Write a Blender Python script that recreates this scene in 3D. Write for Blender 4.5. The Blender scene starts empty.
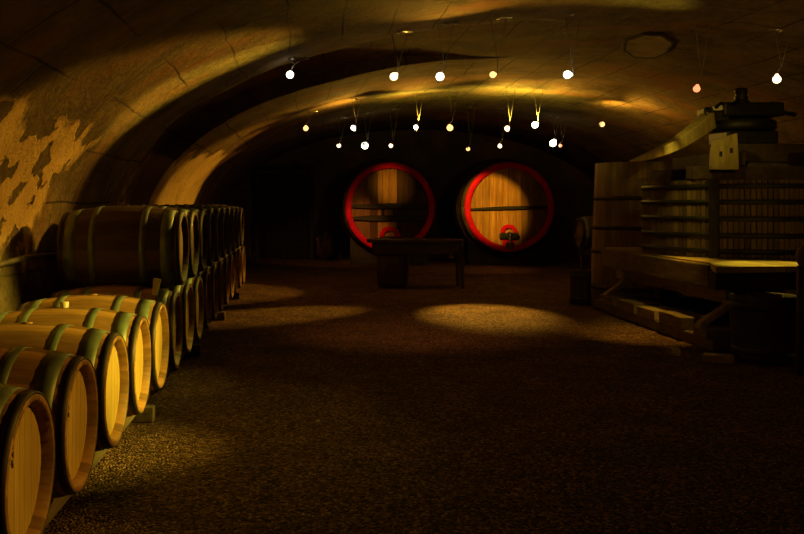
import bpy, bmesh, math, random
from mathutils import Vector, Matrix, noise
R = random.Random(7)
PI = math.pi
scene = bpy.context.scene
COL = scene.collection

# ------------------------------------------------------------------ mesh helpers
class MB:
    """collects shapes and links them as one mesh object; every face keeps a plank tone"""
    def __init__(self):
        self.bm = bmesh.new()
        self.tl = self.bm.loops.layers.float_color.new('tone')
        self.smooth = []
    def _tone(self, faces, t, smooth=False):
        for f in faces:
            f.smooth = smooth
            for l in f.loops:
                l[self.tl] = (t, t, t, 1)
    def poly(self, pts, t=.5, smooth=False):
        vs = [self.bm.verts.new(p) for p in pts]
        f = self.bm.faces.new(vs); self._tone([f], t, smooth); return f
    def box(self, c, s, rot=None, t=.5, bev=.006, taper=None):
        r = bmesh.ops.create_cube(self.bm, size=1)
        vs = r['verts']
        for v in vs:
            v.co = Vector((v.co.x*s[0], v.co.y*s[1], v.co.z*s[2]))
            if taper: taper(v)
        fs = list({f for v in vs for f in v.link_faces})
        es = list({e for v in vs for e in v.link_edges})
        if bev:
            b = bmesh.ops.bevel(self.bm, geom=es, offset=min(bev, .3*min(s)), segments=2, affect='EDGES', profile=.6)
            vs = list({v for f in b['faces'] for v in f.verts} | {v for v in vs if v.is_valid})
            fs = list({f for v in vs for f in v.link_faces})
        M = Matrix.Translation(c) @ (rot.to_4x4() if rot else Matrix.Identity(4))
        for v in vs: v.co = M @ v.co
        self._tone(fs, t)
        return vs
    def ring_loft(self, rings, closed=True, caps=False, t=.5, smooth=True, tones=None):
        rv = [[self.bm.verts.new(p) for p in ring] for ring in rings]
        n = len(rings[0]); fs = []
        for a, b in zip(rv, rv[1:]):
            for i in range(n if closed else n-1):
                j = (i+1) % n
                f = self.bm.faces.new((a[i], a[j], b[j], b[i]))
                self._tone([f], tones[i] if tones else t, smooth)
                fs.append(f)
        if caps:
            for r_, rev in ((rv[0], True), (rv[-1], False)):
                f = self.bm.faces.new(r_[::-1] if rev else r_); self._tone([f], t, False)
        return fs
    def tube(self, pts, r, n=10, t=.5, caps=True):
        pts = [Vector(p) for p in pts]
        rr = r if isinstance(r, (list, tuple)) else [r]*len(pts)
        rings = []
        up = Vector((0, 0, 1))
        d0 = (pts[1]-pts[0]).normalized()
        if abs(d0.dot(up)) > .95: up = Vector((1, 0, 0))
        for i, p in enumerate(pts):
            d = (pts[min(i+1, len(pts)-1)] - pts[max(i-1, 0)]).normalized()
            a = d.cross(up).normalized(); b = d.cross(a)
            rings.append([p + (a*math.cos(2*PI*k/n) + b*math.sin(2*PI*k/n))*rr[i] for k in range(n)])
        self.ring_loft(rings, caps=caps, t=t)
    def lathe(self, prof, axis='Z', n=48, t=.5, closed=False, caps=False, M=None, smooth=True, tones=None, wob=None):
        """prof: (radius, height) pairs"""
        rings = []
        pr = list(prof) + ([prof[0]] if closed else [])
        for r, h in pr:
            ring = []
            for k in range(n):
                a = 2*PI*k/n
                rr = r + (wob(k) if wob else 0)
                c, s = rr*math.cos(a), rr*math.sin(a)
                p = {'Z': (c, s, h), 'X': (h, c, s), 'Y': (s, h, c)}[axis]
                ring.append(M @ Vector(p) if M else Vector(p))
            rings.append(ring)
        self.ring_loft(rings, caps=caps, t=t, smooth=smooth, tones=tones)
    def prism(self, pts, a, b, t=.5):
        """pts: outline as function of 3D: list of points; extruded by vector b-a"""
        d = Vector(b) - Vector(a)
        lo = [Vector(p) for p in pts]; hi = [p + d for p in lo]
        self.ring_loft([lo, hi], caps=True, t=t, smooth=False)
    def build(self, name, mat, parent=None, label=None, bevel=0):
        bmesh.ops.remove_doubles(self.bm, verts=self.bm.verts, dist=1e-5)
        bmesh.ops.recalc_face_normals(self.bm, faces=self.bm.faces)
        me = bpy.data.meshes.new(name)
        self.bm.to_mesh(me); self.bm.free()
        me.materials.append(mat)
        o = bpy.data.objects.new(name, me); COL.objects.link(o)
        if parent: o.parent = parent
        if label: o['label'] = label
        if bevel:
            m = o.modifiers.new('bevel', 'BEVEL'); m.width = bevel; m.segments = 2; m.limit_method = 'ANGLE'
        return o

def tag(o, label=None, cat=None, group=None, kind=None):
    if label: o['label'] = label
    if cat: o['category'] = cat
    if group: o['group'] = group
    if kind: o['kind'] = kind
    return o
def thing(name, label, cat, loc=(0, 0, 0), rz=0, group=None):
    o = bpy.data.objects.new(name, None); COL.objects.link(o)
    o.empty_display_size = .1
    o.location = loc; o.rotation_euler = (0, 0, rz)
    return tag(o, label, cat, group)
def dup(root, loc, rz, label, group=None, rx=0):
    r = root.copy(); COL.objects.link(r); r.location = loc; r.rotation_euler = (rx, 0, rz)
    r['label'] = label
    if group: r['group'] = group
    for ch in list(root.children):
        c = ch.copy(); COL.objects.link(c); c.parent = r
        for g in list(ch.children):
            d = g.copy(); COL.objects.link(d); d.parent = c
    return r

# ------------------------------------------------------------------ materials
def new_mat(name):
    m = bpy.data.materials.new(name); m.use_nodes = True
    nt = m.node_tree; b = nt.nodes['Principled BSDF']
    def N(t, **kw):
        n = nt.nodes.new('ShaderNode'+t)
        for k, v in kw.items():
            if hasattr(n, k): setattr(n, k, v)
            else: n.inputs[k].default_value = v
        return n
    return m, nt, b, N, nt.links.new
def ramp(N, L, src, stops):
    r = N('ValToRGB'); e = r.color_ramp.elements
    while len(e) < len(stops): e.new(.5)
    for el, (p, c) in zip(e, stops):
        el.position = p; el.color = (*c, 1) if len(c) == 3 else c
    L(src, r.inputs[0]); return r.outputs[0]
def mix(N, L, fac, a, b, mode='MIX'):
    n = N('Mix'); n.data_type = 'RGBA'; n.blend_type = mode
    for sock, v in ((n.inputs[0], fac), (n.inputs[6], a), (n.inputs[7], b)):
        if hasattr(v, 'links'): L(v, sock)
        elif isinstance(v, (int, float)): sock.default_value = v
        else: sock.default_value = (*v, 1)
    return n.outputs[2]
def wood(name, dark, light, stretch=(1, 1, 12), rough=.6, scale=3, vary=True, bump=.15, tone=1.0, spec=.3):
    m, nt, b, N, L = new_mat(name)
    tc = N('TexCoord'); mp = N('Mapping'); mp.inputs['Scale'].default_value = stretch
    L(tc.outputs['Object'], mp.inputs[0])
    att = N('Attribute', attribute_name='tone')
    oi = N('ObjectInfo')
    no = N('TexNoise'); no.noise_dimensions = '4D'
    no.inputs['Scale'].default_value = scale; no.inputs['Detail'].default_value = 7; no.inputs['Roughness'].default_value = .62
    L(mp.outputs[0], no.inputs['Vector'])
    ad = N('Math', operation='MULTIPLY_ADD'); L(att.outputs['Fac'], ad.inputs[0]); ad.inputs[1].default_value = 37; L(oi.outputs['Random'], ad.inputs[2])
    L(ad.outputs[0], no.inputs['W'])
    base = ramp(N, L, no.outputs['Fac'], [(.25, dark), (.7, light)])
    v = N('MapRange'); L(att.outputs['Fac'], v.inputs[0])
    v.inputs[3].default_value = 1-.45*tone; v.inputs[4].default_value = 1+.25*tone
    hs = N('HueSaturation'); L(base, hs.inputs['Color']); L(v.outputs[0], hs.inputs['Value'])
    big = N('TexNoise'); big.inputs['Scale'].default_value = 1.7; big.inputs['Detail'].default_value = 4
    L(tc.outputs['Object'], big.inputs['Vector'])
    st = ramp(N, L, big.outputs['Fac'], [(.3, (.6, .55, .5)), (.6, (1, 1, 1))])
    L(mix(N, L, .7, hs.outputs[0], st, 'MULTIPLY'), b.inputs['Base Color'])
    b.inputs['Roughness'].default_value = rough
    b.inputs['Specular IOR Level'].default_value = spec
    bp = N('Bump'); bp.inputs['Strength'].default_value = bump; bp.inputs['Distance'].default_value = .02
    L(no.outputs['Fac'], bp.inputs['Height']); L(bp.outputs[0], b.inputs['Normal'])
    return m
def metal(name, col, rough=.45, metallic=.9, rust=None):
    m, nt, b, N, L = new_mat(name)
    tc = N('TexCoord'); no = N('TexNoise'); no.inputs['Scale'].default_value = 9; no.inputs['Detail'].default_value = 6
    L(tc.outputs['Object'], no.inputs['Vector'])
    L(ramp(N, L, no.outputs['Fac'], [(.35, rust or tuple(c*.6 for c in col)), (.6, col)]), b.inputs['Base Color'])
    b.inputs['Metallic'].default_value = metallic; b.inputs['Roughness'].default_value = rough
    return m
def paint(name, col, rough=.5, dark=.6):
    m, nt, b, N, L = new_mat(name)
    tc = N('TexCoord'); no = N('TexNoise'); no.inputs['Scale'].default_value = 4; no.inputs['Detail'].default_value = 5
    L(tc.outputs['Object'], no.inputs['Vector'])
    L(ramp(N, L, no.outputs['Fac'], [(.3, tuple(c*dark for c in col)), (.6, col)]), b.inputs['Base Color'])
    b.inputs['Roughness'].default_value = rough
    return m
def glow(name, col, s):
    m, nt, b, N, L = new_mat(name)
    b.inputs['Base Color'].default_value = (.8, .8, .8, 1)
    b.inputs['Emission Color'].default_value = (*col, 1); b.inputs['Emission Strength'].default_value = s
    return m
def stone(name, plaster=False, coord='UV', base=((.10, .07, .045), (.30, .22, .13)), joints=True):
    """rubble and dressed stone; with plaster the ochre coat that is left on the left wall"""
    m, nt, b, N, L = new_mat(name)
    tc = N('TexCoord'); uv = tc.outputs[coord]; ob = tc.outputs['Object']
    n1 = N('TexNoise'); n1.inputs['Scale'].default_value = 1.3; n1.inputs['Detail'].default_value = 9; n1.inputs['Roughness'].default_value = .65
    L(ob, n1.inputs['Vector'])
    n2 = N('TexNoise'); n2.inputs['Scale'].default_value = 14; n2.inputs['Detail'].default_value = 6; n2.inputs['Roughness'].default_value = .7
    L(ob, n2.inputs['Vector'])
    mid = tuple((a+c)/2 for a, c in zip(*base))
    col = ramp(N, L, n1.outputs['Fac'], [(.28, base[0]), (.5, mid), (.72, base[1])])
    col = mix(N, L, .55, col, ramp(N, L, n2.outputs['Fac'], [(.3, (.32, .30, .28)), (.65, (1.2, 1.15, 1.1))]), 'MULTIPLY')
    # reddish iron stains
    n4 = N('TexNoise'); n4.inputs['Scale'].default_value = .8; n4.inputs['Detail'].default_value = 5
    mp4 = N('Mapping'); mp4.inputs['Scale'].default_value = (1, 2.2, 1); mp4.inputs['Location'].default_value = (3, 8, 1)
    L(ob, mp4.inputs[0]); L(mp4.outputs[0], n4.inputs['Vector'])
    red = ramp(N, L, n4.outputs['Fac'], [(.52, (0, 0, 0)), (.68, (.7, .7, .7))])
    col = mix(N, L, red, col, (.30, .13, .05))
    h = n2.outputs['Fac']
    if joints:
        warp = N('TexNoise'); warp.inputs['Scale'].default_value = .9; L(ob, warp.inputs['Vector'])
        w = N('VectorMath', operation='MULTIPLY_ADD'); L(warp.outputs['Color'], w.inputs[0]); w.inputs[1].default_value = (.12, .12, 0); L(uv, w.inputs[2])
        br = N('TexBrick'); L(w.outputs[0], br.inputs['Vector'])
        br.inputs['Scale'].default_value = 1; br.inputs['Brick Width'].default_value = 1.15; br.inputs['Row Height'].default_value = .52
        br.inputs['Mortar Size'].default_value = .012; br.inputs['Mortar Smooth'].default_value = .4
        n5 = N('TexNoise'); n5.inputs['Scale'].default_value = .7; L(ob, n5.inputs['Vector'])
        jm = N('Math', operation='MULTIPLY'); L(br.outputs['Fac'], jm.inputs[0])
        L(ramp(N, L, n5.outputs['Fac'], [(.42, (.1, .1, .1)), (.6, (.9, .9, .9))]), jm.inputs[1])
        col = mix(N, L, jm.outputs[0], col, (.02, .015, .01))
    if plaster:
        sp = N('SeparateXYZ'); L(uv, sp.inputs[0])          # X = metres along the cellar, Y = metres up the wall
        wn = N('TexNoise'); wn.inputs['Scale'].default_value = 1.6; wn.inputs['Detail'].default_value = 6; L(ob, wn.inputs['Vector'])
        wr = N('MapRange'); L(wn.outputs['Fac'], wr.inputs[0]); wr.inputs[3].default_value = -.55; wr.inputs[4].default_value = .55
        def inside(lo, hi, src, soft):
            ms = []
            for edge, sgn in ((lo, 1), (hi, -1)):
                s = N('Math', operation='SUBTRACT'); L(src, s.inputs[0]); s.inputs[1].default_value = edge
                q = N('Math', operation='MULTIPLY_ADD'); L(s.outputs[0], q.inputs[0]); q.inputs[1].default_value = sgn; L(wr.outputs[0], q.inputs[2])
                r = N('MapRange'); L(q.outputs[0], r.inputs[0]); r.inputs[1].default_value = -soft; r.inputs[2].default_value = soft
                ms.append(r.outputs[0])
            k = N('Math', operation='MULTIPLY'); L(ms[0], k.inputs[0]); L(ms[1], k.inputs[1]); return k.outputs[0]
        def slanted(v0, du):   # along - du*up
            q = N('Math', operation='MULTIPLY_ADD'); L(sp.outputs[1], q.inputs[0]); q.inputs[1].default_value = du; L(sp.outputs[0], q.inputs[2])
            return q.outputs[0]
        def both(a, c):
            k = N('Math', operation='MULTIPLY'); L(a, k.inputs[0]); L(c, k.inputs[1]); return k.outputs[0]
        pa = both(inside(0, 5.8, slanted(0, -.83), .06), inside(1.15, 2.2, sp.outputs[1], .05))
        # holes knocked into the near patch
        hn = N('TexNoise'); hn.inputs['Scale'].default_value = 2.6; hn.inputs['Detail'].default_value = 3
        mh = N('Mapping'); mh.inputs['Scale'].default_value = (1.2, 1.2, 1.5); mh.inputs['Location'].default_value = (1.7, 2.3, 5); L(ob, mh.inputs[0]); L(mh.outputs[0], hn.inputs['Vector'])
        pa = both(pa, ramp(N, L, hn.outputs['Fac'], [(.45, (0, 0, 0)), (.48, (1, 1, 1))]))
        tl = N('Math', operation='MULTIPLY_ADD'); L(sp.outputs[0], tl.inputs[0]); tl.inputs[1].default_value = -.11; L(sp.outputs[1], tl.inputs[2])
        pb = both(inside(11.3, 16.7, sp.outputs[0], .06), both(inside(.9, 9, sp.outputs[1], .05), inside(-9, .98, tl.outputs[0], .05)))
        mx = N('Math', operation='MAXIMUM'); L(pa, mx.inputs[0]); L(pb, mx.inputs[1])
        pc = ramp(N, L, n1.outputs['Fac'], [(.3, (.55, .34, .12)), (.6, (.82, .56, .22)), (.75, (.76, .42, .16))])
        col = mix(N, L, mx.outputs[0], col, pc)
        hm = N('Math', operation='MULTIPLY_ADD'); L(mx.outputs[0], hm.inputs[0]); hm.inputs[1].default_value = .5; L(h, hm.inputs[2]); h = hm.outputs[0]
    L(col, b.inputs['Base Color'])
    b.inputs['Roughness'].default_value = .9; b.inputs['Specular IOR Level'].default_value = .15
    bp = N('Bump'); bp.inputs['Strength'].default_value = .9; bp.inputs['Distance'].default_value = .05
    L(h, bp.inputs['Height']); L(bp.outputs[0], b.inputs['Normal'])
    return m
def gravel():
    m, nt, b, N, L = new_mat('gravel')
    tc = N('TexCoord')
    vo = N('TexVoronoi'); vo.inputs['Scale'].default_value = 62; L(tc.outputs['Object'], vo.inputs['Vector'])
    no = N('TexNoise'); no.inputs['Scale'].default_value = 2.2; no.inputs['Detail'].default_value = 8; L(tc.outputs['Object'], no.inputs['Vector'])
    sp = N('SeparateColor'); L(vo.outputs['Color'], sp.inputs[0])
    c = ramp(N, L, sp.outputs[0], [(0, (.04, .022, .016)), (.45, (.16, .085, .05)), (.8, (.32, .18, .10)), (1, (.55, .36, .22))])
    c = mix(N, L, .7, c, ramp(N, L, no.outputs['Fac'], [(.3, (.45, .42, .4)), (.65, (1.1, 1.05, 1))]), 'MULTIPLY')
    L(c, b.inputs['Base Color'])
    b.inputs['Roughness'].default_value = .85; b.inputs['Specular IOR Level'].default_value = .2
    n3 = N('TexNoise'); n3.inputs['Scale'].default_value = 5; n3.inputs['Detail'].default_value = 5; L(tc.outputs['Object'], n3.inputs['Vector'])
    s = N('Math', operation='SUBTRACT'); s.inputs[0].default_value = 1; L(vo.outputs['Distance'], s.inputs[1])
    s2 = N('Math', operation='MULTIPLY_ADD'); L(n3.outputs['Fac'], s2.inputs[0]); s2.inputs[1].default_value = 1.5; L(s.outputs[0], s2.inputs[2])
    bp = N('Bump'); bp.inputs['Strength'].default_value = 1; bp.inputs['Distance'].default_value = .03
    L(s2.outputs[0], bp.inputs['Height']); L(bp.outputs[0], b.inputs['Normal'])
    return m

M_OAK = wood('oak_staves', (.28, .135, .036), (.52, .28, .08), (2, 14, 14), .55, 3)
M_HEAD = wood('oak_head', (.60, .38, .085), (.84, .59, .16), (6, 16, 1.5), .6, 2.5, bump=.08, tone=.45)
M_DARKOAK = wood('dark_oak_staves', (.05, .029, .019), (.12, .068, .04), (2, 14, 14), .6, 3)  # darker oak tone for the upper row and the lone rear barrel
M_DARKHEAD = wood('dark_oak_head', (.22, .13, .055), (.40, .25, .10), (6, 16, 1.5), .6, 2.5, bump=.08, tone=.5)
M_GALV = metal('galvanized_hoop', (.17, .21, .12), .45, .35, (.10, .12, .07))
M_IRON = metal('dark_iron_hoop', (.075, .06, .05), .55, .6, (.05, .03, .02))
M_BLACK = metal('black_iron', (.03, .028, .026), .5, .5)
M_FOUDRE = wood('cask_staves', (.07, .045, .025), (.17, .11, .055), (14, 1.5, 14), .6, 2)
M_FHEAD = wood('cask_head', (.17, .07, .018), (.54, .29, .07), (9, 9, .8), .6, 2, tone=1.4, spec=.15)
M_FDARK = wood('cask_head_dark', (.12, .06, .02), (.36, .17, .045), (9, 9, .8), .6, 2, tone=1.9, spec=.15)
M_RED = paint('red_paint', (.62, .003, .03), .6)
M_RED.node_tree.nodes['Principled BSDF'].inputs['Specular IOR Level'].default_value = .12
M_BARW = wood('black_wood', (.012, .01, .008), (.035, .026, .018), (1, 12, 12), .6, 2)
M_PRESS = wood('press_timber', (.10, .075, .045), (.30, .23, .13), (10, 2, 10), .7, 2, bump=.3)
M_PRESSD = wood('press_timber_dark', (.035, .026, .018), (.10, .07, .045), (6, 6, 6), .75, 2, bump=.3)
M_SLAT = wood('basket_slats', (.08, .053, .036), (.19, .13, .085), (12, 12, 1.2), .7, 2, bump=.25)
M_DECK = wood('press_bed_boards', (.36, .27, .10), (.62, .48, .20), (10, 2, 10), .6, 2)
M_PALE = wood('pale_weathered_timber', (.20, .155, .07), (.50, .40, .20), (8, 8, 2), .65, 2.4, bump=.35)
M_VAT = wood('vat_staves', (.20, .15, .08), (.42, .32, .17), (12, 12, 1.2), .7, 2)
M_TABLE = wood('table_wood', (.04, .024, .018), (.10, .055, .04), (2, 12, 12), .45, 2)
M_DOOR = wood('door_boards', (.012, .009, .008), (.03, .022, .016), (12, 12, 1), .7, 2)
M_FRAME = wood('door_frame_timber', (.03, .022, .016), (.07, .05, .035), (12, 12, 1), .7, 2)
M_NEWW = wood('fresh_wedge_wood', (.55, .40, .14), (.78, .60, .26), (8, 8, 2), .6, 3)
M_RACK = wood('rack_timber', (.09, .07, .045), (.24, .18, .11), (12, 1.5, 12), .75, 2)
M_BUNG = paint('bung_cream', (.75, .62, .45), .5, .85)
M_STEEL = metal('lamp_steel', (.6, .57, .5), .3, 1)
M_WIRE = metal('dull_wire', (.30, .26, .20), .7, .5)
M_PIPE = metal('pipe_iron', (.09, .07, .055), .5, .4)
M_INK = paint('black_ink', (.03, .02, .012), .7)
M_VAULT = stone('vault_stone', plaster=True, base=((.075, .052, .032), (.34, .245, .13)))
M_WALL = stone('wall_stone', coord='Object', base=((.07, .052, .04), (.22, .165, .11)), joints=False)
M_PLASTER = paint('vault_plaster', (.36, .27, .15), .9, .55)
M_CRACK = paint('crack_dark', (.03, .022, .015), .95)
M_ROCK = stone('pale_rock', coord='Object', base=((.20, .13, .09), (.50, .35, .24)), joints=False)
M_GRAVEL = gravel()
M_PEB = paint('white_pebble', (.8, .76, .68), .5, .9)

# ------------------------------------------------------------------ the cellar
CX, A, B, ZS = 3.0, 5.2, 2.3, 1.2        # vault axis, half width, rise, springing height
Y0, Y1 = -2.5, 23.8
REC = (9.45, 11.8, .26)                  # a recessed bay between two arches
def grow(y): return REC[2] if REC[0] < y < REC[1] else 0
def fade(x):                              # the recess dies out towards the crown of the vault
    q = min(max((x - (CX-3.3))/3.1, 0), 1); return 1 - q*q*(3-2*q)
def vault_z(x, g=0):
    q = 1 - ((x-CX)/(A+g))**2
    return ZS + (B+g)*math.sqrt(max(q, 0))
def arc(k, n, g):
    th = PI - PI*k/n
    g *= fade(CX + A*math.cos(th))
    return CX + (A+g)*math.cos(th), ZS + (B+g)*math.sin(th)
def surface(name, prof_fn, n, mat, lens):
    bm = bmesh.new(); uvl = bm.loops.layers.uv.new('UVMap')
    ys = []
    y = Y0
    while y < Y1 - 1e-6:
        ys.append((y, None)); y += .125
    ys.append((Y1, None))
    seq = []
    for y, _ in ys:
        if seq and seq[-1][0] < REC[0] <= y: seq += [(REC[0], 0, -.12), (REC[0], REC[2], 0)]
        if seq and seq[-1][0] < REC[1] <= y: seq += [(REC[1], REC[2], 0), (REC[1], 0, .12)]
        if abs(y-REC[0]) < 1e-6 or abs(y-REC[1]) < 1e-6: continue
        seq.append((y, grow(y), 0))
    rows = []
    for y, g, _ in seq:
        row = []
        for k in range(n+1):
            x, z = prof_fn(k, n, g)
            p = Vector((x, y, z))
            d = noise.noise(p*.9)*.035 + noise.noise(p*3.1)*.014
            nx, nz = (CX-x), (ZS-z if z > ZS else 0)
            l = math.hypot(nx, nz) or 1
            row.append((bm.verts.new((x+nx/l*d, y, z+nz/l*d)), y, lens(k, n)))
        rows.append(row)
    for a, b_ in zip(rows, rows[1:]):
        for k in range(n):
            q = (a[k], a[k+1], b_[k+1], b_[k])
            f = bm.faces.new([v[0] for v in q]); f.smooth = abs(a[k][1]-b_[k][1]) > 1e-6
            for l, v in zip(f.loops, q): l[uvl].uv = (v[1], v[2])
    bmesh.ops.remove_doubles(bm, verts=bm.verts, dist=2e-4)
    me = bpy.data.meshes.new(name); bm.to_mesh(me); bm.free(); me.materials.append(mat)
    o = bpy.data.objects.new(name, me); COL.objects.link(o)
    return tag(o, kind='structure')
NV = 150
cum = [0]
for k in range(NV):
    a_, b_ = arc(k, NV, 0), arc(k+1, NV, 0)
    cum.append(cum[-1] + math.dist(a_, b_))
surface('ceiling', arc, NV, M_VAULT, lambda k, n: ZS + cum[k])
surface('wall_left', lambda k, n, g: (CX-A-g, -.05 + (ZS+.05)*k/n), 14, M_VAULT, lambda k, n: -.05 + (ZS+.05)*k/n)
surface('wall_right', lambda k, n, g: (CX+A, -.05 + (ZS+.05)*k/n), 14, M_VAULT, lambda k, n: 40-(-.05 + (ZS+.05)*k/n))
for nm, y, d in (('wall_back', Y1, 1), ('wall_front', Y0, -1)):
    bm = bmesh.new(); nx, nz = 90, 40
    g = [[None]*(nz+1) for _ in range(nx+1)]
    for i in range(nx+1):
        for j in range(nz+1):
            p = Vector((CX-A-.3 + (2*A+.6)*i/nx, y, -.05 + 3.8*j/nz))
            s = noise.noise(p*1.6)*.05 + noise.noise(p*5)*.03
            g[i][j] = bm.verts.new(p + Vector((0, -d*(.02+s), 0)))
    for i in range(nx):
        for j in range(nz):
            f = bm.faces.new((g[i][j], g[i+1][j], g[i+1][j+1], g[i][j+1])); f.smooth = True
    me = bpy.data.meshes.new(nm); bm.to_mesh(me); bm.free(); me.materials.append(M_WALL)
    o = bpy.data.objects.new(nm, me); COL.objects.link(o); tag(o, kind='structure')
bm = bmesh.new(); nx, ny = 110, 260
g = []
for i in range(nx+1):
    col = []
    for j in range(ny+1):
        x = CX-A-.4 + (2*A+.8)*i/nx; y = Y0-.1 + (Y1-Y0+.2)*j/ny
        p = Vector((x, y, 0))
        col.append(bm.verts.new((x, y, -.012 + .010*noise.noise(p*1.1) + .006*noise.noise(p*5))))
    g.append(col)
for i in range(nx):
    for j in range(ny):
        f = bm.faces.new((g[i][j], g[i+1][j], g[i+1][j+1], g[i][j+1])); f.smooth = True
me = bpy.data.meshes.new('floor'); bm.to_mesh(me); bm.free(); me.materials.append(M_GRAVEL)
o = bpy.data.objects.new('floor', me); COL.objects.link(o); tag(o, kind='structure')

# plastered-over round opening in the vault
def on_vault(x, y, off): return Vector((x, y, vault_z(x) - off))
root = bpy.data.objects.new('trim_1', None); COL.objects.link(root); tag(root, kind='structure')
hx, hy = 4.25, 10.75
HZ = vault_z(4.25, REC[2])
def hatch_pt(r, a, off):
    x = 4.20 + .30*r*math.cos(a)*(1+.06*math.sin(3*a)); y = 10.7 + .55*r*math.sin(a) + .30*r*math.cos(a)
    p = Vector((x, y, vault_z(x)))
    return p - Vector((0, 0, off-.03 + noise.noise(p*.9)*.035 + noise.noise(p*3.1)*.014))
m = MB(); rings = [[hatch_pt(r, 2*PI*k/40, o_) for k in range(40)] for r, o_ in ((1.0, .046), (.7, .05), (.4, .052), (.02, .052))]
m.ring_loft(rings, t=.5); m.build('plaster_plug', M_PLASTER, root)
m = MB(); rings = [[hatch_pt(r + .05*math.sin(5*k), 2*PI*k/40, o_) for k in range(40)] for r, o_ in ((.98, .05), (1.04, .052), (1.14, .045), (1.2, .025))]
m.ring_loft(rings, t=.5); m.build('dark_joint', M_CRACK, root)

# closed double door in the back wall
root = bpy.data.objects.new('door_1', None); COL.objects.link(root); tag(root, kind='structure'); root.location = (-.62, Y1-.09, 0)
for s in (-1, 1):
    m = MB()
    for k in range(4):
        w = .16
        m.box((s*(.02 + w*(k+.5)), 0, 1.16), (w-.006, .05, 2.30), t=R.random())
    lf = m.build('door_leaf', M_DOOR, root)
    for z in (.4, 1.9):
        m = MB(); m.box((s*.38, -.035, z), (.5, .015, .06), t=.5, bev=.004); m.build('strap_hinge', M_BLACK, lf)
m = MB()
for s in (-1, 1): m.box((s*.75, -.02, 1.2), (.15, .16, 2.42), t=.4)
m.box((0, -.02, 2.46), (1.66, .16, .16), t=.6)
m.build('door_frame', M_FRAME, root)

# ------------------------------------------------------------------ small wine barrels
BL, RB, RH = .475, .344, .284
def br(x): return RB - (RB-RH)*(abs(x)/BL)**2
NS = 26
def planks(mb, rad, n, y, thick, gap, axis='X', z0=0, seed=1, tones=None):
    """a flat head made of upright boards; axis is the direction it faces"""
    rr = random.Random(seed)
    edges = [-rad + 2*rad*i/n for i in range(n+1)]
    edges = [e + (rr.uniform(-.2, .2)*2*rad/n if 0 < i < n else 0) for i, e in enumerate(edges)]
    for i in range(n):
        a, b = edges[i]+gap, edges[i+1]-gap
        if i == 0: a = -rad*.999
        if i == n-1: b = rad*.999
        pts = []
        for k in range(9):
            u = a + (b-a)*k/8; pts.append((u, math.sqrt(max(rad*rad-u*u, 1e-6))))
        for k in range(9):
            u = b - (b-a)*k/8; pts.append((u, -math.sqrt(max(rad*rad-u*u, 1e-6))))
        if axis == 'X': P = [(y, u, v) for u, v in pts]; dv = (thick, 0, 0)
        else: P = [(u, y, v) for u, v in pts]; dv = (0, thick, 0)
        mb.prism(P, (0, 0, 0), dv, t=tones[i] if tones else rr.random())
def make_barrel(name, label, body, headm, hoopm, seed):
    root = thing(name, label, 'barrel')
    m = MB(); rr = random.Random(seed)
    n = NS*4; tones = []
    for i in range(NS): tones += [rr.random()]*4
    xs = [-BL + 2*BL*i/18 for i in range(19)]
    prof = [(RH-.040, -BL+.05), (RH-.030, -BL+.012), (RH-.012, -BL)] + [(br(x), x) for x in xs[0:1]]
    prof = [(RH-.045, -BL+.055), (RH-.028, -BL+.004), (RH-.022, -BL)] + [(br(x), x + (.004 if i == 0 else -.004 if i == 18 else 0)) for i, x in enumerate(xs)] + [(RH-.022, BL), (RH-.028, BL-.004), (RH-.045, BL-.055)]
    m.lathe(prof, 'X', n, tones=tones, wob=lambda k: -.0025 if k % 4 == 0 else 0)
    b = m.build('barrel_body', body, root)
    for s in (1, -1):
        m = MB(); planks(m, RH-.037, 8, s*(BL-.045), -s*.02, .0012, 'X', seed=seed+s)
        m.build('barrel_head', headm, root)
    for s in (-1, 1):
        for x0, w, mt in ((.455, .036, M_IRON), (.372, .085, hoopm), (.195, .05, hoopm)):
            m = MB()
            xa, xb = s*(x0-w/2), s*(x0+w/2)
            m.lathe([(br(xa)-.004, xa), (br(xa)+.0035, xa), (br(xb)+.0035, xb), (br(xb)-.004, xb)], 'X', 64, closed=True, t=.5)
            m.build('hoop', mt, root)
    bung(.006).build('bung', body, root)
    return root
def bung(h):
    m = MB(); m.lathe([(.001, RB+h), (.024, RB+h), (.028, RB+h-.004), (.022, RB-.02)], 'Z', 16, t=.5); return m
XR, ZR = -1.457, .53
ORD = ['first', 'second', 'third', 'fourth', 'fifth', 'sixth', 'seventh', 'eighth', 'ninth', 'tenth', 'eleventh', 'twelfth', 'thirteenth', 'fourteenth', 'fifteenth', 'sixteenth']
row1 = make_barrel('wine_barrel', 'x', M_OAK, M_HEAD, M_GALV, 3)
G1 = 'barrels in the bottom row along the left wall'; G2 = 'barrels stacked on the bottom row'
L1 = {0: 'nearest oak wine barrel, cut by the left edge of the photo, in bottom row',
      1: 'second oak barrel from the front in bottom row, small ink mark on its head',
      2: 'third oak barrel from the front in bottom row, wide rim shaded above',
      3: 'fourth oak barrel from the front in bottom row, cream bung on top, brightly lit',
      4: 'fifth oak barrel from the front in bottom row, bright yellow body, ahead of the stack',
      5: 'sixth oak barrel from the front in bottom row, wooden wedge lying on it'}
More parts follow.
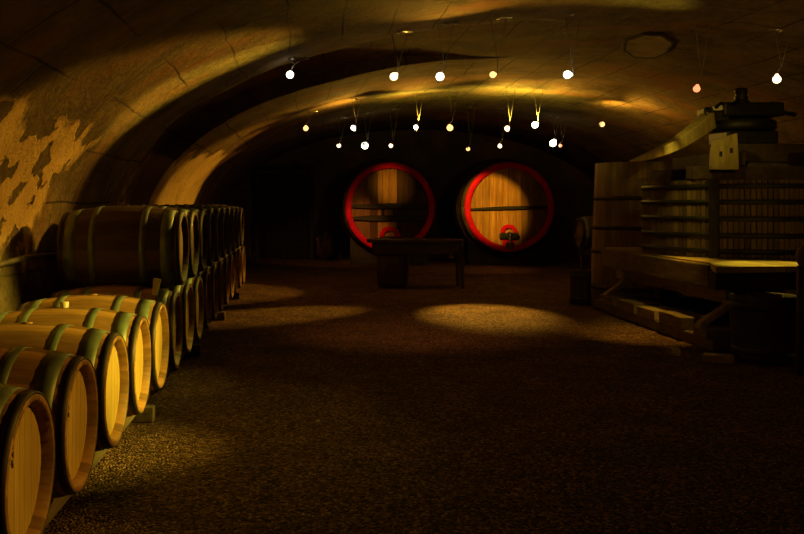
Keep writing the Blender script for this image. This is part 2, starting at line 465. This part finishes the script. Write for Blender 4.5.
for i in range(16):
    lab = L1.get(i, '%s barrel from the front in the bottom row under the upper barrels' % ORD[i])
    loc = (XR, 3.11+.7*i, ZR)
    if i == 0:
        o = row1; o.location = loc; o.rotation_euler = (0, 0, 0); tag(o, lab, None, G1)
    else:
        o = dup(row1, loc, 0, lab, G1)
    if i: o.rotation_euler = (R.uniform(-.05, .05), 0, R.uniform(-.012, .012))
    if i == 3:                                           # the one with a cream stopper
        for ch in list(o.children):
            if ch.name.startswith('bung'): bpy.data.objects.remove(ch)
        bung(.034).build('bung', M_BUNG, o, 'cream bung')
    if i in (0, 1):                                      # small stacked ink marks on the first two heads
        rr = random.Random(20+i)
        mk = MB()
        for q in range(4):
            zc = .155 - .032*q
            for s_ in range(3):
                mk.box((BL-.0435, -.085+rr.uniform(-.012, .012), zc+rr.uniform(-.009, .009)), (.0016, rr.uniform(.006, .02), rr.uniform(.006, .018)),
                       Matrix.Rotation(rr.uniform(-.9, .9), 3, 'X'), bev=0)
        mk.build('ink_mark', M_INK, o)
row2 = make_barrel('wine_barrel', 'dark barrel nearest in the upper row, its whole side showing', M_DARKOAK, M_DARKHEAD, M_GALV, 11)
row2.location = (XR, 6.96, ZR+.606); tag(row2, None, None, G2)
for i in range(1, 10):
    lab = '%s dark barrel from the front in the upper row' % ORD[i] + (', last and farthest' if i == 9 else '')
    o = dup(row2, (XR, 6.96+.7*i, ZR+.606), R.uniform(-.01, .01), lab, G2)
rk = thing('barrel_rack', 'low timber rack on the gravel carrying the whole left row of barrels', 'barrel rack')
for x in (XR-.28, XR+.28):
    m = MB(); m.box((x, 8.3, .148), (.10, 11.6, .1), t=.5); m.build('rail', M_RACK, rk)
for y in (3.4, 6.0, 8.6, 11.2, 13.6):
    m = MB(); m.box((XR, y, .044), (.80, .09, .105), t=R.random()); m.build('sleeper', M_RACK, rk)
m = MB(); m.box((0, 0, 0), (.05, .045, .12), Matrix.Rotation(.18, 3, 'Y'), t=.6, bev=.003, taper=lambda v: setattr(v.co, 'x', v.co.x*(.7 if v.co.z < 0 else 1.1)))
o = m.build('wooden_wedge', M_NEWW); tag(o, 'small pale wooden wedge standing on the sixth bottom barrel', 'wedge'); o.location = (-1.12, 6.44, .878)

# pipe on the left wall
pp = thing('wall_pipe', 'dark thin pipe running along the left stone wall behind the barrels', 'pipe')
m = MB(); m.tube([(-2.09, 2.0+.4*k, 1.08+.012*math.sin(k*1.3)) for k in range(15)], .022, 10); m.build('pipe', M_PIPE, pp)
for y in (3.2, 5.4, 7.4):
    m = MB(); m.box((-2.14, y, 1.08), (.16, .04, .05), bev=.004); m.build('bracket', M_PIPE, pp)

# ------------------------------------------------------------------ the two giant casks
FR, FB, FL = 1.075, 1.24, 2.3
def fr(t):   # t from 0 (front) to FL
    u = (t-FL/2)/(FL/2); return FB - (FB-FR)*u*u
def giant(x, label, headm, left):
    root = thing('giant_cask', label, 'cask', (x, 21.0, 1.4), 0, 'giant red rimmed casks')
    m = MB(); rr = random.Random(int(x*10))
    n = 40*3; tones = []
    for i in range(40): tones += [rr.random()]*3
    prof = [(fr(t), t) for t in [.05+ (FL-.1)*i/16 for i in range(17)]]
    m.lathe([(FR-.12, .13), (FR-.1, .051)] + prof + [(FR-.1, FL-.051), (FR-.12, FL-.13)], 'Y', n, tones=tones, wob=lambda k: -.006 if k % 3 == 0 else 0)
    m.build('cask_body', M_FOUDRE, root)
    m = MB(); planks(m, FR-.11, 12, .10, .06, .003, 'Y', seed=int(x*7), tones=[.4, .45, .38, .15, .9, 1, .95, .12, .1, .12, .05, .1] if left else [.5, .75, .55, .9, .8, .95, .7, .85, .3, .2, .15, .1]); h = m.build('cask_head', headm, root)
    m = MB(); planks(m, FR-.11, 12, FL-.10, -.06, .003, 'Y', seed=5); m.build('cask_head', M_FOUDRE, root)
    m = MB(); m.lathe([(FR-.125, .10), (FR-.135, .012), (FR-.12, 0), (FR-.005, 0), (FR+.008, .012), (FR+.012, .10), (FR-.01, .11)], 'Y', 96, t=.5, closed=True)
    m.build('red_rim', M_RED, root, 'red painted rim')
    for t in (.22, .55, 1.75, 2.08):
        m = MB(); m.lathe([(fr(t-.04)-.005, t-.04), (fr(t-.04)+.008, t-.04), (fr(t+.04)+.008, t+.04), (fr(t+.04)-.005, t+.04)], 'Y', 96, closed=True); m.build('hoop', M_IRON, root)
    def bar(z, h, half, tilt=0):
        mm = MB(); nseg = 12; rings = []
        for k in range(nseg+1):
            u = -1 + 2*k/nseg
            hh = h*(1-.55*abs(u)**2.2)/2
            zz = z + tilt*u
            rings.append([(u*half, .10, zz-hh), (u*half, .02, zz-hh*.8), (u*half, .02, zz+hh*.8), (u*half, .10, zz+hh)])
        mm.ring_loft(rings, caps=True, smooth=False); return mm.build('cross_bar', M_BARW, root)
    def arch(zc, ro, ri, name='hatch_arch'):
        mm = MB(); ks = 24; rings = []
        for k in range(ks+1):
            a = PI*k/ks
            c, s = math.cos(a), math.sin(a)
            rings.append([(ro*c, .1, zc+ro*s), (ro*c, .045, zc+ro*s), (ri*c, .045, zc+ri*s), (ri*c, .1, zc+ri*s)])
        mm.ring_loft(rings, caps=True, smooth=False); mm.build(name, M_RED, root, 'red painted arch over the hatch')
    half = FR-.14
    if left:
        bar(.02, .14, half); bar(-.27, .15, half)
        for dx in (-.17, .11):
            m = MB(); m.box((dx, .06, -.12), (.07, .06, .2)); m.build('bar_block', M_BARW, root)
        arch(-.72, .25, .15)
        m = MB(); m.box((0, .085, -.79), (.3, .04, .16)); m.box((0, .07, -.86), (.62, .05, .07)); m.build('hatch', M_BARW, root)
    else:
        bar(-.02, .085, half, .03)
        arch(-.62, .2, .115)
        m = MB(); m.box((0, .06, -.70), (.46, .1, .14), t=.4, bev=.03); m.build('hatch_bar', M_BLACK, root)
        m = MB(); m.box((0, .09, -.84), (.30, .03, .2)); m.build('hatch', M_RED, root)
        tp = MB()
        tp.tube([(0, .06, -.78), (0, -.10, -.78), (0, -.14, -.80), (0, -.15, -.92)], [.035, .035, .035, .028], 12)
        tp.tube([(0, -.06, -.78), (0, -.06, -.62)], .018, 8); tp.box((0, -.06, -.61), (.14, .025, .025))
        tp.box((0, .0, -.93), (.2, .06, .16))
        tp.build('tap', M_STEEL, root, 'metal tap')
    cr = thing('cask_cradle', ('dark timber cradle under the giant cask behind the table', 'dark timber cradle under the right giant cask with the tap')[0 if left else 1], 'cradle', (x, 21.0, 0), 0, 'cradles under the giant casks')
    for t in (.35, FL-.35):
        rr_ = max(fr(t-.09), fr(t+.09)) + .022
        w = .95; pts = [(-w, t-.09, 0), (w, t-.09, 0)]
        K = 14
        for k in range(K+1):
            u = w - 2*w*k/K
            pts.append((u, t-.09, 1.4 - math.sqrt(rr_**2-u*u)))
        m = MB(); m.prism(pts, (0, 0, 0), (0, .18, 0)); m.build('saddle', M_BARW, cr)
    for s in (-1, 1):
        m = MB(); m.box((s*.6, FL/2, .06), (.16, FL-.9, .12)); m.build('stringer', M_BARW, cr)
    return root
giant(2.01, 'left giant wooden cask with bright red rim and two dark cross bars', M_FDARK, True)
giant(4.90, 'right giant wooden cask with bright red rim, single cross bar and metal tap', M_FHEAD, False)

# tasting table before the left cask
tb = thing('tasting_table', 'long dark table standing on the gravel before the left giant cask', 'table', (1.93, 15.5, 0))
m = MB(); pts = []
for k in range(48):
    a = 2*PI*k/48; ca, sa = math.cos(a), math.sin(a)
    pts.append((.86*abs(ca)**.45*(1 if ca > 0 else -1), .38*abs(sa)**.6*(1 if sa > 0 else -1), .80))
m.prism(pts, (0, 0, 0), (0, 0, .055)); m.build('tabletop', M_TABLE, tb, bevel=.008)
m = MB(); m.box((0, 0, .70), (1.5, .58, .195)); m.build('apron', M_TABLE, tb)
m = MB(); m.lathe([(.001, .0), (.24, 0), (.27, .1), (.285, .31), (.27, .52), (.25, .62), (.001, .62)], 'Z', 40, M=Matrix.Translation((-.40, 0, 0))); m.build('pedestal', M_TABLE, tb)
for y in (-.24, .24):
    m = MB(); m.box((.80, y, .41), (.06, .06, .82)); m.build('leg', M_TABLE, tb)

st = thing('wooden_stool', 'small dim stool by back wall between barrel row and door', 'stool', (-1.42, 22.2, 0))
m = MB(); m.box((0, 0, .64), (.34, .34, .05), t=.6); m.build('seat', M_RACK, st)
for a in (-1, 1):
    for c in (-1, 1):
        m = MB(); m.tube([(.15*a, .15*c, -.005), (.12*a, .12*c, .62)], .022, 8); m.build('leg', M_RACK, st)
m = MB(); m.box((0, -.14, .2), (.26, .025, .04)); m.box((0, .14, .2), (.26, .025, .04)); m.build('stretcher', M_RACK, st)

bm = bmesh.new(); bmesh.ops.create_icosphere(bm, subdivisions=4, radius=1)
for v in bm.verts:
    p = v.co.copy(); d = 1 + .28*noise.noise(p*1.7+Vector((3, 1, 0))) + .12*noise.noise(p*4.5)
    v.co = Vector((p.x*.27*d*(1-.25*p.z), p.y*.16*d, p.z*.36*d))
zm = min(v.co.z for v in bm.verts)
for v in bm.verts: v.co.z -= zm+.03
me = bpy.data.meshes.new('broken_stone'); bm.to_mesh(me); bm.free(); me.materials.append(M_ROCK)
for p in me.polygons: p.use_smooth = True
o = bpy.data.objects.new('broken_stone', me); COL.objects.link(o); o.location = (.50, 23.35, 0)
tag(o, 'rough pale stone leaning at the back wall between door and left giant cask', 'stone')
bm = bmesh.new(); bmesh.ops.create_icosphere(bm, subdivisions=2, radius=.016)
for v in bm.verts: v.co *= 1+.2*noise.noise(v.co*90); v.co.z = v.co.z*.7
me = bpy.data.meshes.new('pebble'); bm.to_mesh(me); bm.free(); me.materials.append(M_PEB)
o = bpy.data.objects.new('pebble', me); COL.objects.link(o); o.location = (.076, 5.97, 0.0)
tag(o, 'tiny white pebble lying alone on the dark gravel floor', 'pebble')

# ------------------------------------------------------------------ old basket press on the right
pr = thing('wine_press', 'huge old wooden basket press with slatted cage on a thick timber bed', 'wine press', (5.4, 10.8, 0))
def W(x, y, z): return Vector((x-5.4, y-10.8, z))
BZ = .87
def add(mb, name, mat, label=None, bevel=0, parent=None): return mb.build(name, mat, parent or pr, label, bevel)
# bed boards
bed = [(4.24, 12.4), (4.26, 9.15), (4.02, 8.52), (4.9, 8.62), (6.75, 8.62), (6.75, 12.4)]
m = MB()
xs = [4.26+.25*i for i in range(11)]
for i in range(10):
    ya = 8.64 if i else 9.15
    m.box(W((xs[i]+xs[i+1])/2, (ya+12.4)/2, BZ-.03), (.246, 12.4-ya, .06), t=R.random(), bev=.005)
m.prism([W(4.265, 9.2, BZ-.06), W(4.03, 8.55, BZ-.06), W(4.9, 8.66, BZ-.06), W(4.52, 9.2, BZ-.06)], (0, 0, 0), (0, 0, .06), t=.6)
add(m, 'bed', M_DECK)
m = MB(); m.box(W(4.30, 10.75, BZ-.14), (.20, 3.3, .24), t=.4, bev=.012)
add(m, 'bed_beam', M_PRESS)
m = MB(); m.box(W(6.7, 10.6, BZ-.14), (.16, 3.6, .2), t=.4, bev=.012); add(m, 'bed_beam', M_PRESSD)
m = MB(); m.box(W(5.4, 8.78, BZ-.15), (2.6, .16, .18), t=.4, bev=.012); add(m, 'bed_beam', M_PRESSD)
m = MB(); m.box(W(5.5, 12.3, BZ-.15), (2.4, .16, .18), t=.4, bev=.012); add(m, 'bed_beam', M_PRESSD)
m = MB(); m.box(W(4.55, 10.9, .53), (.16, 3.3, .22), t=.7, bev=.015); add(m, 'lower_beam', M_PRESS)
# sill with blocks
m = MB(); m.box(W(4.22, 10.65, .055), (.24, 3.75, .12), t=.3, bev=.015); add(m, 'sill', M_PRESS)
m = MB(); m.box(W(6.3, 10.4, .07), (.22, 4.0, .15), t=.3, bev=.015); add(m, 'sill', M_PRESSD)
for k, (y, h, l) in enumerate(((11.85, .12, .5), (11.1, .13, .55), (10.45, .12, .5), (9.75, .14, .6), (9.0, .09, .34))):
    m = MB(); m.box(W(4.25, y, .115+h/2), (.36, l, h), Matrix.Rotation(R.uniform(-.05, .05), 3, 'Z'), t=R.random(), bev=.012); add(m, 'sill_block', M_PRESS)
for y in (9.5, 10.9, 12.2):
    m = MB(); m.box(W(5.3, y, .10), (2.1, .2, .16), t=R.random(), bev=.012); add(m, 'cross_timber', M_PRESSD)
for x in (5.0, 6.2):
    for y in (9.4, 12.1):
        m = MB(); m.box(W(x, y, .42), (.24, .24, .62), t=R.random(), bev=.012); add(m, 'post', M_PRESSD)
# curved feet
def curved(y, z0, z1, nm='curved_brace'):
    mb = MB(); rings = []
    for k in range(13):
        u = k/12; z = z0+(z1-z0)*u
        xx = 4.10 + .36*(3*u*u-2*u**3)
        w = .035+.02*math.sin(PI*u)
        yy = y + .12*u
        rings.append([W(xx-w, yy-.06, z), W(xx+w, yy-.06, z), W(xx+w, yy+.06, z), W(xx-w, yy+.06, z)])
    mb.ring_loft(rings, caps=True, smooth=False, t=.9); return add(mb, nm, M_PALE, None, .01)
curved(12.0, .15, .47); curved(9.05, .19, .47)
m = MB(); m.box(W(3.90, 8.22, .03), (.26, .14, .07), Matrix.Rotation(-.35, 3, 'Z'), t=.8, bev=.008); add(m, 'foot', M_PALE)
# basket
m = MB(); NSL = 124
for k in range(NSL):
    a = 2*PI*k/NSL
    M4 = Matrix.Rotation(a, 3, 'Z')
    m.box(M4 @ Vector((1.13, 0, BZ+.45)), (.03, .050, .88), M4, t=R.random(), bev=.005)
add(m, 'basket', M_SLAT)
for z in (.08, .26, .45, .64, .82):
    m = MB(); m.lathe([(1.146, BZ+z-.028), (1.16, BZ+z-.028), (1.16, BZ+z+.028), (1.146, BZ+z+.028)], 'Z', 96, closed=True); add(m, 'hoop', M_BLACK)
for a in (-2.27, -.2, 1.4):
    M4 = Matrix.Rotation(a, 3, 'Z')
    m = MB(); m.box(M4 @ Vector((1.18, 0, BZ+.45)), (.04, .11, .9), M4, t=.3); add(m, 'clamp_post', M_BLACK)
m = MB(); m.lathe([(.001, BZ+.80), (1.09, BZ+.80), (1.09, BZ+.90), (.001, BZ+.90)], 'Z', 64, smooth=False); add(m, 'press_lid', M_PRESSD)
# beams over the lid
for y in (10.15, 11.35):
    m = MB(); m.box(W(5.62, y, 1.85), (2.3, .2, .155), t=R.random(), bev=.015); add(m, 'press_beam', M_PRESSD)
for x in (4.95, 5.85):
    m = MB(); m.box(W(x, 10.75, 2.01), (.22, 1.5, .16), t=R.random(), bev=.015); add(m, 'press_beam', M_PRESSD)
m = MB(); m.box(W(5.55, 10.45, 2.10), (1.2, .16, .22), t=.7, bev=.015); add(m, 'press_beam', M_PRESSD)
# pale block with two square holes
m = MB()
def blk(x0, x1, z0, z1):
    m.box(W(4.795+(x0+x1)/2, 9.98, (z0+z1)/2), (x1-x0, .13, z1-z0), t=.7, bev=.004)
out = [(-.145, 1.88), (.145, 1.88), (.142, 2.05), (.125, 2.30), (.06, 2.275), (.02, 2.24), (-.07, 2.225), (-.11, 2.21), (-.135, 2.1)]
m.prism([W(4.795+x, 9.92, z) for x, z in out], (0, 0, 0), (0, .13, 0), t=.7)
nb = add(m, 'holed_block', M_PALE, 'pale weathered block with two square holes', .008)
for x, z in ((-.065, 2.06), (.055, 2.10)):
    m = MB(); m.box(W(4.795+x, 9.923, z), (.035, .012, .06), bev=.002); m.build('square_hole', M_CRACK, nb)
# screw and ratchet head
m = MB(); prof = []
for k in range(60): prof.append((.085 if k % 2 else .065, BZ+k*.034))
m.lathe([(.001, BZ)] + prof + [(.001, BZ+60*.034)], 'Z', 24); add(m, 'screw', M_BLACK)
m = MB(); m.box(W(5.42, 10.8, 2.30), (.62, .5, .16), t=.4, bev=.02); add(m, 'nut_housing', M_BLACK)
m = MB(); m.lathe([(.001, 2.39), (.36, 2.39), (.38, 2.42), (.38, 2.50), (.33, 2.53), (.12, 2.56), (.001, 2.56)], 'Z', 40, t=.5, wob=lambda k: .012 if k % 2 else 0); add(m, 'ratchet_wheel', M_BLACK)
m = MB(); m.box(W(5.42, 10.72, 2.64), (.74, .42, .17), t=.4, bev=.03); add(m, 'ratchet_head', M_BLACK)
m = MB(); m.box(W(5.0, 10.66, 2.56), (.3, .2, .14), bev=.02); m.box(W(4.86, 10.6, 2.55), (.10, .22, .22), bev=.02); add(m, 'lever_socket', M_BLACK)
m = MB(); m.lathe([(.001, 2.70), (.09, 2.70), (.1, 2.76), (.06, 2.80), (.05, 2.84), (.08, 2.87), (.075, 2.92), (.001, 2.94)], 'Z', 20); add(m, 'screw_cap', M_BLACK)
m = MB()
m.tube([W(5.35, 10.7, 2.66), W(5.05, 10.6, 2.72), W(4.97, 10.55, 2.66)], .02, 8); m.tube([W(5.6, 10.7, 2.66), W(5.98, 10.62, 2.58)], .025, 8)
add(m, 'pawl', M_BLACK)
# lever
m = MB(); rings = []
P0, P1 = Vector((3.46, 9.25, 1.945)), Vector((4.86, 10.5, 2.50))
for k in range(21):
    u = k/20
    p = P0.lerp(P1, u); p.z -= .07*math.sin(PI*u)
    h = .012 + .085*u**.8; w = .03+.05*u
    d = (P1-P0).normalized(); sd = Vector((d.y, -d.x, 0)).normalized()
    up = sd.cross(d)
    if up.z < 0: up = -up
    rings.append([W(*(p-sd*w-up*h)), W(*(p+sd*w-up*h)), W(*(p+sd*w+up*h)), W(*(p-sd*w+up*h))])
m.ring_loft(rings, caps=True, smooth=False, t=.8); add(m, 'lever', M_PALE, 'long tapering pale lever', .01)
m = MB()
for k in range(13):
    pass
m.tube([W(4.82, 10.42, 2.60)+Vector((.05*math.cos(2*PI*k/16), 0, .05*math.sin(2*PI*k/16))) for k in range(17)], .012, 8, caps=False)
add(m, 'ring_hook', M_BLACK)

# tall vat behind
def vat(name, label, cat, loc, rb, rt, h, mat, hoops, nst=30, lid=True, group=None):
    root = thing(name, label, cat, loc)
    m = MB(); rr = random.Random(int(loc[1]*10)); tones = []
    for i in range(nst): tones += [rr.random()]*3
    f = lambda z: rb + (rt-rb)*z/h
    m.lathe([(f(0)-.05, .03), (f(0)-.04, -.005), (f(0), 0)] + [(f(h*k/8), h*k/8) for k in range(1, 9)] + [(rt-.04, h), (rt-.045, h-.1)], 'Z', nst*3, tones=tones, wob=lambda k: -.004 if k % 3 == 0 else 0)
    m.build('staves', mat, root)
    for z in hoops:
        m = MB(); m.lathe([(f(z)-.006, z-.03), (f(z)+.006, z-.03), (f(z+.03)+.006, z+.03), (f(z+.03)-.006, z+.03)], 'Z', 72, closed=True); m.build('hoop', M_IRON, root)
    m = MB(); m.lathe([(.001, h-.09), (rt-.043, h-.09), (rt-.043, h-.13), (.001, h-.13)], 'Z', 48, smooth=False); m.build('lid', mat, root)
    return root
vat('tall_vat', 'tall upright wooden vat with dark hoops behind the left end of press', 'vat', (5.13, 13.55, 0), .68, .60, 2.12, M_VAT, (.2, .75, 1.12, 1.57))
vat('collecting_tub', 'dark round tub on the floor below front edge of the press bed', 'tub', (4.38, 8.33, 0), .27, .30, .62, M_PRESSD, (.1, .52), 20)
vat('small_keg', 'small dark keg on the gravel left of the press and tall vat', 'keg', (4.08, 12.95, 0), .15, .15, .50, M_PRESSD, (.08, .42), 16)
po = thing('wooden_post', 'round topped wooden post at the right edge before the press', 'post', (4.345, 7.6, 0))
m = MB(); m.lathe([(.001, -.01), (.055, -.01), (.05, .95), (.001, .95)], 'Z', 20); m.build('shaft', M_PRESSD, po)
m = MB(); m.lathe([(.001, .94), (.035, .95), (.055, .99), (.06, 1.05), (.045, 1.10), (.001, 1.125)], 'Z', 20); m.build('knob', M_PRESS, po)

# barrel on a stand, right rear
bs = thing('barrel_stand', 'dim timber stand holding one barrel right of the giant casks', 'stand', (5.85, 17.2, 0))
for x in (-.28, .28):
    m = MB(); m.box((x, 0, .53), (.1, .78, .09)); m.build('rail', M_PRESSD, bs)
    for y in (-.33, .33):
        m = MB(); m.box((x, y, .24), (.09, .09, .49)); m.build('leg', M_PRESSD, bs)
    for s in (-1, 1):
        m = MB(); m.prism([(x-.04, s*.12, .574), (x-.04, s*.34, .574), (x-.04, s*.34, .70)], (0, 0, 0), (.08, 0, 0)); m.build('chock', M_PRESSD, bs)
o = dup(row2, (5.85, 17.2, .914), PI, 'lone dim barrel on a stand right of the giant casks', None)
if 'group' in o: del o['group']

# ------------------------------------------------------------------ hanging spotlights
WHITE, WARM, ORANGE, REDC, GREEN = (1, .93, .72), (1, .72, .36), (1, .42, .12), (1, .16, .05), (.93, 1, .62)
GLOW = {'white': glow('bulb_white', WHITE, 5), 'warm': glow('bulb_warm', WARM, 4), 'orange': glow('bulb_orange', (1, .50, .16), 2.4), 'red': glow('bulb_red', (1, .22, .09), 2.2), 'green': glow('bulb_green_white', GREEN, 6)}
LAMPS = [  # row, x, y, z, colour, bulb radius
    (0, -.18, 9.2, 2.86, 'white', .040), (0, .92, 9.2, 2.84, 'warm', .042), (0, 1.41, 9.2, 2.84, 'white', .044), (0, 1.97, 9.2, 2.86, 'orange', .034),
    (0, 2.76, 9.2, 2.86, 'white', .042), (0, 4.13, 9.2, 2.71, 'red', .036), (0, 4.98, 9.2, 2.81, 'warm', .042),
    (1, -.02, 15, 2.79, 'orange', .045), (1, .80, 15, 2.80, 'white', .044), (1, 1.88, 15, 2.81, 'white', .040), (1, 2.47, 15, 2.80, 'orange', .055),
    (1, 3.46, 15, 2.79, 'warm', .045), (1, 3.94, 15, 2.85, 'green', .058), (1, 5.10, 15, 2.86, 'orange', .045),
    (2, .66, 18, 2.69, 'warm', .042), (2, 1.20, 18, 2.69, 'green', .072), (2, 1.74, 18, 2.69, 'warm', .042), (2, 3.34, 18, 2.62, 'orange', .04),
    (2, 4.00, 18, 2.68, 'warm', .042), (2, 5.10, 18, 2.74, 'green', .072), (2, 5.27, 18.05, 2.69, 'red', .034),
    (3, 4.40, 5.0, 3.05, 'white', .044)]      # unseen lamp added to light the near barrels and the vault
ROWN = ['front', 'middle', 'back', 'added unseen']; CN = {'white': 'white', 'warm': 'warm white', 'orange': 'orange', 'red': 'red', 'green': 'greenish white'}
LO, LY, LR = (1, .53, .05), (1, .74, .07), (1, .42, .09)
AIM = {  # lamp index -> list of (target, watts, full cone degrees, blend, colour)
    0: [((-.5, 5.7, 0), 48, 42, 1, LY)],
    1: [((-1.0, 7.6, 1.0), 150, 36, .8, LY), ((1.2, 10.2, 0), 75, 70, 1, LR)],
    2: [((1.5, 7.6, 3.5), 60, 100, .9, LO)],
    3: [((-2.0, 6.8, 1.9), 600, 36, .5, LO)],
    4: [((-1.2, 8.0, 2.65), 1000, 16, .8, LY), ((4.55, 13.4, 2.05), 50, 12, .9, LY)],
    5: [((3.9, 10.0, 0), 170, 40, .9, LO), ((4.6, 10, 2.3), 13, 54, .6, LY), ((4.3, 10.4, .87), 42, 40, .9, LY)],
    6: [((4.8, 8.9, .87), 190, 42, .8, LY), ((2.0, 7.9, 3.6), 230, 34, 1, LY)],
    8: [((.6, 15.1, 3.2), 50, 130, .9, LO), ((.2, 13.2, 3.2), 70, 95, .8, LO)],
    9: [((1.9, 15.3, 3.5), 80, 150, .9, LY), ((1.9, 13.6, 3.5), 100, 105, .9, LO)],
    10: [((2.45, 11.9, 0), 1600, 29, .9, LO), ((-2.1, 14.6, .9), 420, 56, .4, LO)],
    11: [((3.4, 15.25, 3.5), 110, 150, .9, LY), ((3.6, 13.6, 3.5), 110, 105, .9, LO)],
    12: [((-.3, 11.8, 0), 1300, 18, .9, LO), ((4.2, 15.2, 3.5), 75, 150, .9, LY), ((4.8, 14.0, 3.5), 70, 105, .9, LO)],
    13: [((5.8, 15.4, 3.2), 60, 140, .9, LO), ((6.4, 13.8, 2.8), 70, 110, .9, LO)],
    14: [((1.35, 21.0, .95), 230, 24, .9, LR)],
    15: [((2.0, 21.0, 1.95), 260, 21, 1, LO)],
    16: [((.4, 22.3, 0), 90, 40, .9, LR)],
    17: [((4.42, 21.0, 1.45), 600, 29, .5, LO)],
    19: [((3.8, 19.8, 0), 60, 60, 1, LR)],
    21: [((-1.1, 5.3, .84), 3000, 22, .75, LY), ((4.6, 8.8, 3.4), 90, 80, 1, LO), ((-1.1, 3.5, .85), 560, 24, .7, LO)],
}
def make_lamp(i, row, x, y, z, cn, r):
    k = sum(1 for q in LAMPS[:i] if q[0] == row)
    tot = sum(1 for q in LAMPS if q[0] == row)
    place = 'farthest right' if k == tot-1 else ('farthest left' if k == 0 else ORD[k] + ' from left')
    lab = 'small %s spotlight hanging from vault, %s of the %s row' % (CN[cn], place, ROWN[row])
    if row == 3: lab = 'unseen white spotlight added to light the nearest barrels and the vault'
    root = thing('hanging_spotlight', lab, 'lamp', (x, y, z), 0, 'halogen spotlights in the %s row' % ROWN[row])
    tgt = AIM[i][0][0] if i in AIM else (x, y-1.5, 1.2)
    d = (Vector(tgt) - Vector((x, y, z))).normalized()
    q = d.to_track_quat('Z', 'Y').to_matrix().to_4x4()
    zt = vault_z(x) + .03 - z
    # glowing bulb: tear shaped
    m = MB(); prof = [(.001, r)]
    for j in range(1, 10):
        a = PI*j/10; prof.append((r*math.sin(a), r*math.cos(a)))
    prof[-1] = (r*.45, -r*1.1); prof.append((r*.38, -r*1.35)); prof.append((.001, -r*1.36))
    m.lathe(prof, 'Z', 24, M=q); m.build('bulb', GLOW[cn], root)
    m = MB(); m.lathe([(.001, -r*1.9), (r*.32, -r*1.9), (r*.36, -r*1.3), (r*.36, -r*1.05), (r*.30, -r*1.05), (.001, -r*1.3)], 'Z', 16, M=q); m.build('socket', M_WIRE, root)
    back = q @ Vector((0, 0, -r*1.85)); top = Vector((.05, 0, max(.11, back.z+.05)))
    m = MB(); m.tube([back, back.lerp(top, .5)+Vector((0, 0, .01)), top], .006, 6); m.build('arm', M_WIRE, root)
    for s in (-1, 1):
        m = MB(); m.tube([top, (top.x+s*.085 + .01, 0, zt-.015)], .0032, 6); m.build('suspension_wire', M_WIRE, root)
    m = MB(); m.tube([(top.x-.13, -.02, zt-.02), (top.x+.15, -.02, zt-.02)], .007, 6); m.tube([(top.x-.13, .02, zt-.02), (top.x+.15, .02, zt-.02)], .007, 6)
    m.box((top.x, 0, zt-.01), (.03, .06, .06), bev=.003)
    m.build('ceiling_bar', M_STEEL, root)
    for (t, w, cone, bl, lc) in AIM.get(i, ()):
        ld = bpy.data.lights.new('spot', 'SPOT'); ld.energy = w; ld.color = lc
        ld.spot_size = math.radians(cone); ld.spot_blend = bl; ld.shadow_soft_size = .03
        lo = bpy.data.objects.new('spot', ld); COL.objects.link(lo); lo.parent = root
        dd = (Vector(t) - Vector((x, y, z))).normalized()
        lo.location = dd*(r+.035)
        lo.rotation_euler = dd.to_track_quat('-Z', 'Y').to_euler()
for i, a in enumerate(LAMPS): make_lamp(i, *a)

# ------------------------------------------------------------------ dim air of the cellar, camera, colour
w = bpy.data.worlds.new('cellar'); scene.world = w; w.use_nodes = True
w.node_tree.nodes['Background'].inputs[0].default_value = (.5, .3, .35, 1); w.node_tree.nodes['Background'].inputs[1].default_value = .004
cd = bpy.data.cameras.new('camera'); cam = bpy.data.objects.new('camera', cd); COL.objects.link(cam)
cam.location = (0, 0, 1.5); cam.rotation_euler = (PI/2, 0, 0)
cd.sensor_width = 36; cd.lens = 868/804*36; cd.shift_x = 95/804; cd.shift_y = -64/804
cd.clip_start = .05; cd.clip_end = 100
scene.camera = cam
vs = scene.view_settings
vs.view_transform = 'Standard'; vs.look = 'None'; vs.exposure = 0; vs.gamma = 1
try: vs.use_curve_mapping = False
except Exception: pass
scene.cycles.use_denoising = True
scene.cycles.max_bounces = 6
scene.cycles.sample_clamp_indirect = 3
